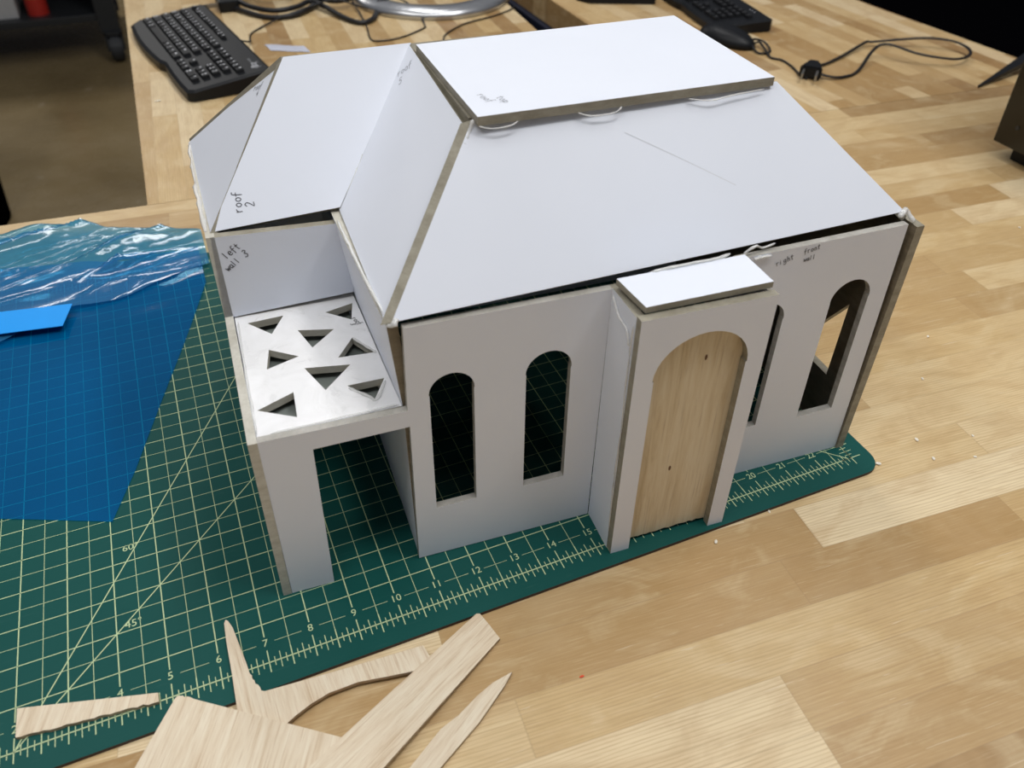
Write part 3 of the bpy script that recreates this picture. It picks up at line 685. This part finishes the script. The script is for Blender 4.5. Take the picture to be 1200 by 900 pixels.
# ================================================================== KEYBOARDS
def keyboard(ox, oy, t, L, Wd, zf, zb, label, logo=True, leg='legend'):
    r = empty('keyboard', (ox+math.cos(t)*L/2-math.sin(t)*Wd/2, oy+math.sin(t)*L/2+math.cos(t)*Wd/2, TB), label, 'keyboard')
    def T(u, v, z): # u along length 0..17.7, v depth 0..6.1 (nominal inches), z above the sloped deck
        a, b_ = u/17.7*L, v/6.1*Wd
        return Vector((ox+math.cos(t)*a-math.sin(t)*b_, oy+math.sin(t)*a+math.cos(t)*b_, zf+(zb-zf)*v/6.1+z))
    bm = nb()
    # body outline with gently waved front edge (wrist side)
    fe = [(u, -.10-.34*math.sin(min(1, max(0, (u-0)/10.8))*math.pi) if u < 10.8 else .12+.10*math.sin((u-10.8)/6.9*math.pi)*-1) for u in [k*17.7/24 for k in range(25)]]
    fe[0] = (.35, .15); fe[-1] = (17.35, .12)
    outl = fe+[(17.7, .5), (17.7, 5.8), (17.45, 6.1), (.3, 6.1), (0, 5.8), (0, .5)]
    A = [bm.verts.new(T(u, v, 0)) for u, v in outl]; B = []
    for u, v in outl:
        p = T(u, v, 0); B.append(bm.verts.new((p.x, p.y, TB+.06)))
    In = [bm.verts.new(T(8.85+(u-8.85)*.975, 3.05+(v-3.05)*.93, .10)) for u, v in outl]
    n = len(outl)
    bm.faces.new(In)
    for i in range(n):
        j = (i+1) % n
        bm.faces.new([A[i], A[j], In[j], In[i]]); bm.faces.new([B[i], B[j], A[j], A[i]])
    bm.faces.new(B[::-1])
    body = build('body', bm, [M['black']], r)
    keys = []
    def row(v0, u0, ws, h=.66):
        u = u0
        for k in ws:
            if k > 0: keys.append((u, v0, abs(k), h))
            u += abs(k)
    U = .745
    row(.75, .75, [U*1.35, U*1.1, U*1.1, U*5.7, U*1.1, U*1.1, U*1.1, U*1.45])
    row(1.50, .75, [U*2.2]+[U]*10+[U*1.8]); row(2.25, .75, [U*1.7]+[U]*11+[U*1.3]); row(3.0, .75, [U*1.4]+[U]*12+[U*.6]); row(3.75, .75, [U]*13+[U])
    row(4.75, .75, [U*.8, -U*.5]+[U*.85]*4+[-U*.3]+[U*.85]*4+[-U*.3]+[U*.85]*4, .5)
    row(.75, 11.75, [.7, .7, .7]); row(1.5, 12.45, [.7]); row(3.0, 11.75, [.7]*3); row(3.75, 11.75, [.7]*3)
    row(.75, 14.15, [1.4, .7]); row(1.5, 14.15, [.7]*3); row(2.25, 14.15, [.7]*3); row(3.0, 14.15, [.7]*3); row(3.75, 14.15, [.7]*4)
    for (u, v, wd, h) in keys[:100]:
        bm = nb(); g = .04
        P = [T(u+g, v+g, .08), T(u+wd-g, v+g, .08), T(u+wd-g, v+h-g, .08), T(u+g, v+h-g, .08),
             T(u+g+.07, v+g+.06, .27), T(u+wd-g-.07, v+g+.06, .27), T(u+wd-g-.07, v+h-g-.05, .27), T(u+g+.07, v+h-g-.05, .27)]
        hexa(bm, P, 0)
        if wd < 4:   # printed legend
            lw_ = .15 if wd < 1 else .3
            cu, cv = u+.17, v+h*.55
            quad(bm, [T(cu, cv, .274), T(cu+lw_, cv, .274), T(cu+lw_, cv+.13, .274), T(cu, cv+.13, .274)], 1)
            if random.random() < .45: quad(bm, [T(cu, cv-.2, .274), T(cu+lw_*.8, cv-.2, .274), T(cu+lw_*.8, cv-.1, .274), T(cu, cv-.1, .274)], 1)
        build('key', bm, [M['key'], M[leg]], r)
    bm = nb()
    if logo: put_text(bm, 'logi', lambda a, b_: T(16.35+a, 5.35+b_, .115), .75, 0)
    for k in range(3): quad(bm, [T(14.9+k*.4, 5.2, .115), T(15.0+k*.4, 5.2, .115), T(15.0+k*.4, 5.3, .115), T(14.9+k*.4, 5.3, .115)])
    build('printed_logo', bm, M['legend'], r, label='small white maker mark and indicator lights')
    return r
keyboard(6.93, 45.4, -1.428, 13.0, 4.5, TB+.45, TB+.95, 'full black computer keyboard behind the left wing of the model house')
keyboard(41.95, 45.8, -1.72, 14.0, 4.0, TB+.42, TB+.70, 'black keyboard at top edge behind the roof lid, near the mouse', logo=False, leg='dimlegend')

# ================================================================== MOUSE, CORDS, PLUGS
ms = empty('computer_mouse', (40.2, 30.6, TB), 'black corded mouse half hidden behind the roof lid', 'mouse')
bm = nb(); bmesh.ops.create_uvsphere(bm, u_segments=24, v_segments=14, radius=1)
md = Vector((.35, -.94)).normalized()
for v in bm.verts:
    x, y, z = v.co; l = x*1.95; s_ = y*1.1*(1-.12*x); zz = max(0, z)**.8*.95*(1-.15*x)
    v.co = Vector((40.0+md.x*l-md.y*s_, 30.75+md.y*l+md.x*s_, TB+.03+zz))
build('shell', bm, M['black'], ms, smooth=True)
def cord(name, pts, r, label, cat, parent=None, dz=0, n=6, mat='cable', flat=1.0):
    bm = nb(); P = smooth_path([(p[0], p[1], (p[2] if len(p) > 2 else TB+r)+dz) for p in pts], n)
    tube(bm, P, r, 8, flat=flat)
    if parent: return build(name, bm, M[mat], parent, smooth=True)
    o = build(name, bm, M[mat], None, (pts[0][0], pts[0][1], TB), smooth=True); return tag(o, label, cat)
cord('cord', [(40.5, 29.5, .1), (41.0, 29.5, .35), (41.6, 29.2, .2), (41.3, 28.2, 0), (40.5, 28.2, 0), (40.6, 29.0, .15), (41.3, 29.3, .2), (41.0, 28.2, .05), (40.75, 27.35, -.02), (41.1, 26.8), (41.0, 25.8), (40.55, 24.4), (40.6, 23.9)], .07, None, None, ms)
pc_ = empty('looped_cable', (41.2, 24.2, TB), 'black power cord with two-prong plug looped on the right rear bench', 'power cord')
loop = [(40.9, 24.35, .25), (41.9, 23.45, .05), (42.9, 23.35, 0), (44.1, 23.8, 0), (46.2, 25.1, .5), (47.1, 25.0, .75), (48.2, 23.6, .5), (49.9, 22.5, .35), (51.5, 22.9, .3), (52.2, 23.9, .35), (51.7, 24.8, .5), (50.4, 25.7, .5), (47.9, 26.9, .2), (47.4, 27.0, .2), (44.9, 26.0, .05), (42.9, 25.3, 0), (42.2, 25.2, .2), (41.8, 24.9, .35)]
cord('cord', [(a, b_, c_) for a, b_, c_ in loop], .10, None, None, pc_, flat=.7)
bm = nb(); pd = Vector((-.72, -.70, 0)).normalized(); ps_ = Vector((-pd.y, pd.x, 0))
pcen = Vector((41.15, 24.3, .34))
def PT(a, b_, c_): return pcen+pd*a*1.45+ps_*b_*1.45+Vector((0, 0, c_*1.2))
hexa(bm, [PT(-.65, -.2, -.25), PT(-.65, .2, -.25), PT(.45, .42, -.32), PT(.45, -.42, -.32), PT(-.65, -.2, .15), PT(-.65, .2, .15), PT(.45, .42, .25), PT(.45, -.42, .25)])
bmesh.ops.bevel(bm, geom=list(bm.edges), offset=.08, segments=2, affect='EDGES')
build('plug_body', bm, M['black'], pc_)
for s in (-1, 1):
    bm = nb(); box(bm, .44, 1.05, s*.25-.035, s*.25+.035, -.14, .12, T=PT); build('blade', bm, M['brass'], pc_)
# cables of the left rear bench
cl = empty('power_adapter', (12.8, 47.6, TB), 'black plug adapter beside the far end of the left keyboard', 'adapter')
bm = nb(); box(bm, 12.3, 13.6, 47.0, 49.4, TB+.01, .62, bev=.12); build('body', bm, M['black'], cl)
bm = nb(); box(bm, 11.5, 12.32, 47.5, 47.62, .15, .4); build('blade', bm, M['brass'], cl)
coil = [(13.4, 50.5, .2), (12.9, 48.2, .1), (13.75, 46.3, .1), (14.9, 44.7, .05), (16.4, 44.4, .1), (17.9, 45.6, .15), (18.8, 47.6, .2), (17.5, 50.0, .3), (15.0, 50.8, .35), (13.6, 48.9, .4), (14.0, 46.6, .35), (15.4, 45.1, .3), (16.9, 45.4, .3), (18.0, 46.3, .3), (18.6, 45.2, .25), (19.3, 43.0, .1), (20.1, 41.6, .05), (21.1, 42.2, .05), (21.8, 44.2, .1), (21.5, 46.5, .2), (19.5, 48.5, .3), (18.4, 47.0, .4), (19.5, 45.4, .4), (21.2, 46.2, .4), (22.4, 48.5, .3)]
cord('coiled_cable', coil, .17, 'thick black cable coiled at the top beside the silver stand', 'cable')
coil2 = [(14.2, 52, .5), (14.5, 49.2, .7), (15.6, 47.6, .7), (17.0, 48.2, .7), (17.2, 50.2, .7), (15.8, 51.2, .8), (14.8, 49.8, .85), (16.2, 47.8, .9), (18.6, 48.6, .7), (19.8, 51.5, .5)]
cord('coiled_cable', coil2, .15, 'second black cable bunched on top of the thick coil', 'cable')
cord('thin_cord', [(12.5, 40.2, .3), (13.11, 40.3, .1), (13.3, 41.6), (13.75, 42.6), (15.74, 44.3, .1), (18.06, 45.1, .4), (19.51, 45.34, .5), (21.6, 43.9, .1), (22.8, 44.6, .6)], .055, 'thin black cord leading from the left keyboard to the cable coil', 'cord')
cord('thin_cord', [(20.7, 46.5, .2), (20.44, 41.8), (19.95, 38.9), (20.3, 38.2), (21.73, 38.36), (23.43, 39.43), (23.8, 40.1), (23.98, 42.2, .2), (23.3, 43.8, .6), (21.92, 44.2, .5)], .055, 'thin black cord looping in front of the silver stand', 'cord')
cord('thin_cord', [(23.83, 35.5), (23.85, 36.6), (24.49, 38.0), (26.26, 39.45), (28.29, 40.17), (29.9, 41.0), (30.55, 41.5, -.02), (30.95, 41.9, -.9), (31.0, 42.0, -3)], .055, 'thin black cord dropping into the gap between rear benches', 'cord')
# silver ring stand
st = empty('monitor_stand', (26.3, 46.2, TB), 'silver ring-shaped monitor stand base at top edge', 'stand')
bm = nb(); seg = 64; rings = []
for k in range(seg):
    a = 2*math.pi*k/seg; ring = []
    for (rr, zz) in ((5.55, 0), (5.5, .35), (5.2, .55), (4.2, .62), (3.9, .5), (3.85, 0)):
        ring.append(bm.verts.new((26.25+rr*math.cos(a)*.98, 46.1+rr*math.sin(a), TB+.01+zz)))
    rings.append(ring)
for k in range(seg):
    a, b_ = rings[k], rings[(k+1) % seg]
    for i in range(6): bm.faces.new([a[i], a[(i+1) % 6], b_[(i+1) % 6], b_[i]])
build('ring_base', bm, M['metal'], st, smooth=True)
bm = nb(); box(bm, 25.0, 27.5, 51.0, 52.2, TB+.1, 14, bev=.15); build('upright', bm, M['metal'], st)
# black base at top edge, right rear bench
st2 = empty('monitor_stand', (38.3, 42.0, TB), 'black flat monitor base at top edge behind the roof lid', 'stand')
bm = nb(); slab(bm, [[(35.2, 41.5, TB+.45), (35.7, 40.6, TB+.45), (39.8, 38.9, TB+.45), (40.2, 39.6, TB+.45), (40.6, 45, TB+.45), (36, 46, TB+.45)]], (0, 0, -.42)); build('base_plate', bm, M['black'], st2)
bm = nb(); box(bm, 37, 39.4, 43.6, 44.8, TB+.4, 12, bev=.1); build('upright', bm, M['black'], st2)
# film scrap
bm = nb(); G = []
for j in range(7):
    G.append([bm.verts.new((14.05+i*.3-j*.03, 38.9-i*.16+j*.2, TB+.02+.07*abs(noise.noise(Vector((i*.7, j*.9, 3)))))) for i in range(8)])
for j in range(6):
    for i in range(7): bm.faces.new([G[j][i], G[j][i+1], G[j+1][i+1], G[j+1][i]])
tag(build('plastic_scrap', bm, M['bag'], None, (15, 38.5, TB), smooth=True), 'small clear plastic scrap on the bench behind the wing roof', 'plastic scrap')
# computer tower at right edge
pt = empty('computer_tower', (46.2, 5.4, TB), 'black computer tower on little feet at the right edge', 'computer')
bm = nb(); box(bm, 42.45, 49.6, -2.5, 13.14, .62, 15.5, bev=.06); build('case', bm, simple('gloss_black_case', (.010, .009, .006), .22, .5), pt)
for fx, fy in ((43.6, 11.6), (48.4, 11.6), (43.6, -1), (48.4, -1)):
    bm = nb(); box(bm, fx-.6, fx+.6, fy-.8, fy+.8, TB+.005, .64, bev=.08); build('foot', bm, M['black'], pt)
bm = nb(); cyl(bm, (0, 0), .1, 0, .02, 12)
for v in bm.verts: v.co = Vector((42.44-v.co.z, 12.2+v.co.x, 1.6+v.co.y))
build('screw', bm, M['darkmetal'], pt)
s3 = nb(); hexa(s3, [(48.7, 19.5, TB+.02), (55.2, 20.6, .55), (55.4, 21.6, .55), (48.75, 19.62, TB+.02), (48.7, 19.5, TB+.10), (55.2, 20.6, 1.05), (55.4, 21.6, 1.05), (48.75, 19.62, TB+.10)])
hexa(s3, [(54.6, 20.4, TB), (55.6, 20.4, TB), (55.6, 21.8, TB), (54.6, 21.8, TB), (54.6, 20.4, 1.4), (55.6, 20.4, 1.4), (55.6, 21.8, 1.4), (54.6, 21.8, 1.4)])
tag(build('stand_foot', s3, M['black'], None, (52, 20.5, TB)), 'black tapering stand foot poking out behind the computer tower', 'stand')

# ================================================================== FLOOR AND ROOM
bm = nb(); quad(bm, [(-220, -120, -36.1), (240, -120, -36.1), (240, 330, -36.1), (-220, 330, -36.1)])
build('floor', bm, M['floor'], None, (0, 0, -36.1), kind='structure')
def wallq(name, P, col):
    bm = nb(); slab(bm, [P[0:4]], P[4]); build(name, bm, simple(name+'_paint', col, .8), None, P[0], kind='structure')
wallq('wall_back', [(-220, 330, -36.1), (240, 330, -36.1), (240, 330, 84), (-220, 330, 84), (0, 3, 0)], (.10, .10, .11))
wallq('wall_left', [(-220, -120, -36.1), (-220, 330, -36.1), (-220, 330, 84), (-220, -120, 84), (-3, 0, 0)], (.35, .35, .36))
wallq('wall_right', [(240, -120, -36.1), (240, 330, -36.1), (240, 330, 84), (240, -120, 84), (3, 0, 0)], (.30, .30, .30))
# tool cart at top left
ct = empty('tool_cart', (-26, 160, -36.1), 'dark steel rolling cart at top left above the concrete floor', 'cart')
def bx(name, args, mat, parent, bev=.15, label=None):
    bm = nb(); box(bm, *args, bev=bev); return build(name, bm, mat, parent, label=label)
bx('shelf', (-56, 3.2, 149.6, 176, -29.2, -28.0), M['darkmetal'], ct)
bx('shelf', (-56, 3.2, 149.6, 176, -8, -6), M['darkmetal'], ct)
bx('back_panel', (-56, 3.2, 175.6, 176.4, -28, -8), M['void'], ct)
bx('side_panel', (3.0, 3.8, 154, 175.5, -28, -8), M['navy'], ct)
for x in (-56, .4):
    for y in (149.0, 172.6):
        bx('leg', (x, x+3.2, y, y+2.6, -31.0, -5), M['darkmetal'], ct)
        bm = nb(); seg = 20
        for k in range(1): pass
        a_ = [bm.verts.new((x+.8, y+.6+2.3*math.cos(2*math.pi*k/seg), -33.75+2.3*math.sin(2*math.pi*k/seg))) for k in range(seg)]
        b2_ = [bm.verts.new((x+2.9, y+.6+2.3*math.cos(2*math.pi*k/seg), -33.75+2.3*math.sin(2*math.pi*k/seg))) for k in range(seg)]
        for k in range(seg): bm.faces.new([a_[k], a_[(k+1) % seg], b2_[(k+1) % seg], b2_[k]])
        bm.faces.new(a_[::-1]); bm.faces.new(b2_)
        bmesh.ops.bevel(bm, geom=[e for e in bm.edges if len(e.link_faces) == 2 and any(len(f.verts) > 6 for f in e.link_faces)], offset=.35, segments=2, affect='EDGES')
        cs = build('caster', bm, M['rubber'], ct)
        bm = nb(); box(bm, x+.4, x+.75, y-.6, y+1.8, -34, -31); box(bm, x+2.95, x+3.3, y-.6, y+1.8, -34, -31); box(bm, x+.4, x+3.3, y-.6, y+1.8, -31.4, -30.9)
        build('fork', bm, M['darkmetal'], cs)
cb = nb(); box(cb, -30, -11.2, 151.4, 165, -27.98, -20.5, bev=.1); tag(build('carton', cb, M['boxw'], None, (-20, 158, -28)), 'white carton on the lower shelf of the dark cart', 'box')
cn = empty('spray_can', (-8.3, 153.2, -28), 'red can with yellow band on the lower shelf of the cart', 'can')
bm = nb(); cyl(bm, (-8.3, 153.2), 1.65, -28, -25.2, 28, mi=0); cyl(bm, (-8.3, 153.2), 1.66, -25.2, -23.4, 28, mi=1); cyl(bm, (-8.3, 153.2), 1.65, -23.4, -20, 28, mi=0); build('can_body', bm, [M['red'], M['yellow']], cn)
bm = nb(); cyl(bm, (-8.3, 153.2), 1.2, -20, -18.9, 24, .8); build('cap', bm, M['boxw'], cn)
# waste bin at left edge
bn = empty('waste_bin', (-19, 100, -36.1), 'tall black waste bin at the left edge behind the bench', 'bin')
bm = nb()
prof = [(6.4, -36.05), (7.0, -26), (7.4, -18), (6.6, -16.8), (4.2, -16.2), (.3, -16.0)]
seg = 40; R_ = [[bm.verts.new((-19.4+r*math.cos(2*math.pi*k/seg), 97+r*math.sin(2*math.pi*k/seg), z)) for k in range(seg)] for r, z in prof]
for a, b_ in zip(R_, R_[1:]):
    for k in range(seg): bm.faces.new([a[k], a[(k+1) % seg], b_[(k+1) % seg], b_[k]])
bm.faces.new(R_[-1]); bm.faces.new(R_[0][::-1]); build('bin_body', bm, M['void'], bn, smooth=True)
bm = nb(); tube(bm, smooth_path([(-22, 91, -17.2), (-20, 89.8, -16.4), (-18, 90.5, -17.2)], 6), .3, 8); build('handle', bm, M['cable'], bn, smooth=True)
# added black box that makes the area beyond the right rear bench dark
cbn = empty('dark_filler', (100, 70, -36.1), 'added black box standing in for the darkness beyond the right rear bench at top right', 'dark filler')
bm = nb(); slab(bm, [[(60.5, 28, -36), (60.5, 140, -36), (180, 140, -36), (180, 28, -36)]], (0, 0, 31), (0, 0, 0)); build('filler_body', bm, M['void'], cbn)
bm = nb(); slab(bm, [[(60.4, 30, -33), (60.4, 46, -33), (60.4, 46, -7), (60.4, 30, -7)]], (-.5, 0, 0), (0, 0, 0)); dr = build('door', bm, M['void'], cbn)  # invented door and handle on the added dark box
bm = nb(); tube(bm, smooth_path([(59.6, 44, -20), (59.0, 44, -18), (59.6, 44, -16)], 4), .25, 8); build('handle', bm, M['darkmetal'], dr, smooth=True)

# ================================================================== LIGHT
def area(name, loc, sx, sy, power, col=(1, 1, 1), rot=(0, 0, 0)):
    l = bpy.data.lights.new(name, 'AREA'); l.shape = 'RECTANGLE'; l.size = sx*IN; l.size_y = sy*IN; l.energy = power; l.color = col
    o = bpy.data.objects.new(name, l); C.objects.link(o); o.location = w(loc); o.rotation_euler = rot
    return o
area('ceiling_light', (48, -6, 78), 12, 60, 18.5, (1, .99, .975))
area('ceiling_light', (12, -14, 80), 60, 12, 13.5, (1, .99, .975))
area('ceiling_light', (-30, 12, 80), 12, 60, 13, (1, .98, .95))
area('ceiling_light', (30, 70, 80), 12, 60, 14.5, (1, .99, .975))
area('ceiling_light', (-20, 190, 78), 60, 20, 30, (1, .97, .93))
wd_ = bpy.data.worlds.new('room_ambient'); bpy.context.scene.world = wd_; wd_.use_nodes = True
bg = wd_.node_tree.nodes['Background']; bg.inputs[0].default_value = (.86, .90, 1, 1); bg.inputs[1].default_value = .15

# ================================================================== CAMERA
q = [983.9146326895852, 0.9144577134643005, -0.015997817212121113, -0.40749667006188994, 7.72050750289061, -11.294617079463151, 16.901835399732324, 607.373919678723, 390.034674870576]
cam = bpy.data.cameras.new('camera'); co = bpy.data.objects.new('camera', cam); C.objects.link(co)
co.location = w(q[4:7]); co.rotation_euler = Euler(q[1:4], 'XYZ')
cam.sensor_width = 36; cam.lens = q[0]/1200*36; cam.clip_start = .01; cam.clip_end = 50
cam.shift_x = (600-q[7])/1200; cam.shift_y = (q[8]-450)/1200
cam.dof.use_dof = True; cam.dof.focus_distance = 22*IN; cam.dof.aperture_fstop = 10
bpy.context.scene.camera = co
sc = bpy.context.scene
sc.view_settings.view_transform = 'Standard'; sc.view_settings.look = 'None'; sc.view_settings.exposure = 0; sc.view_settings.gamma = 1
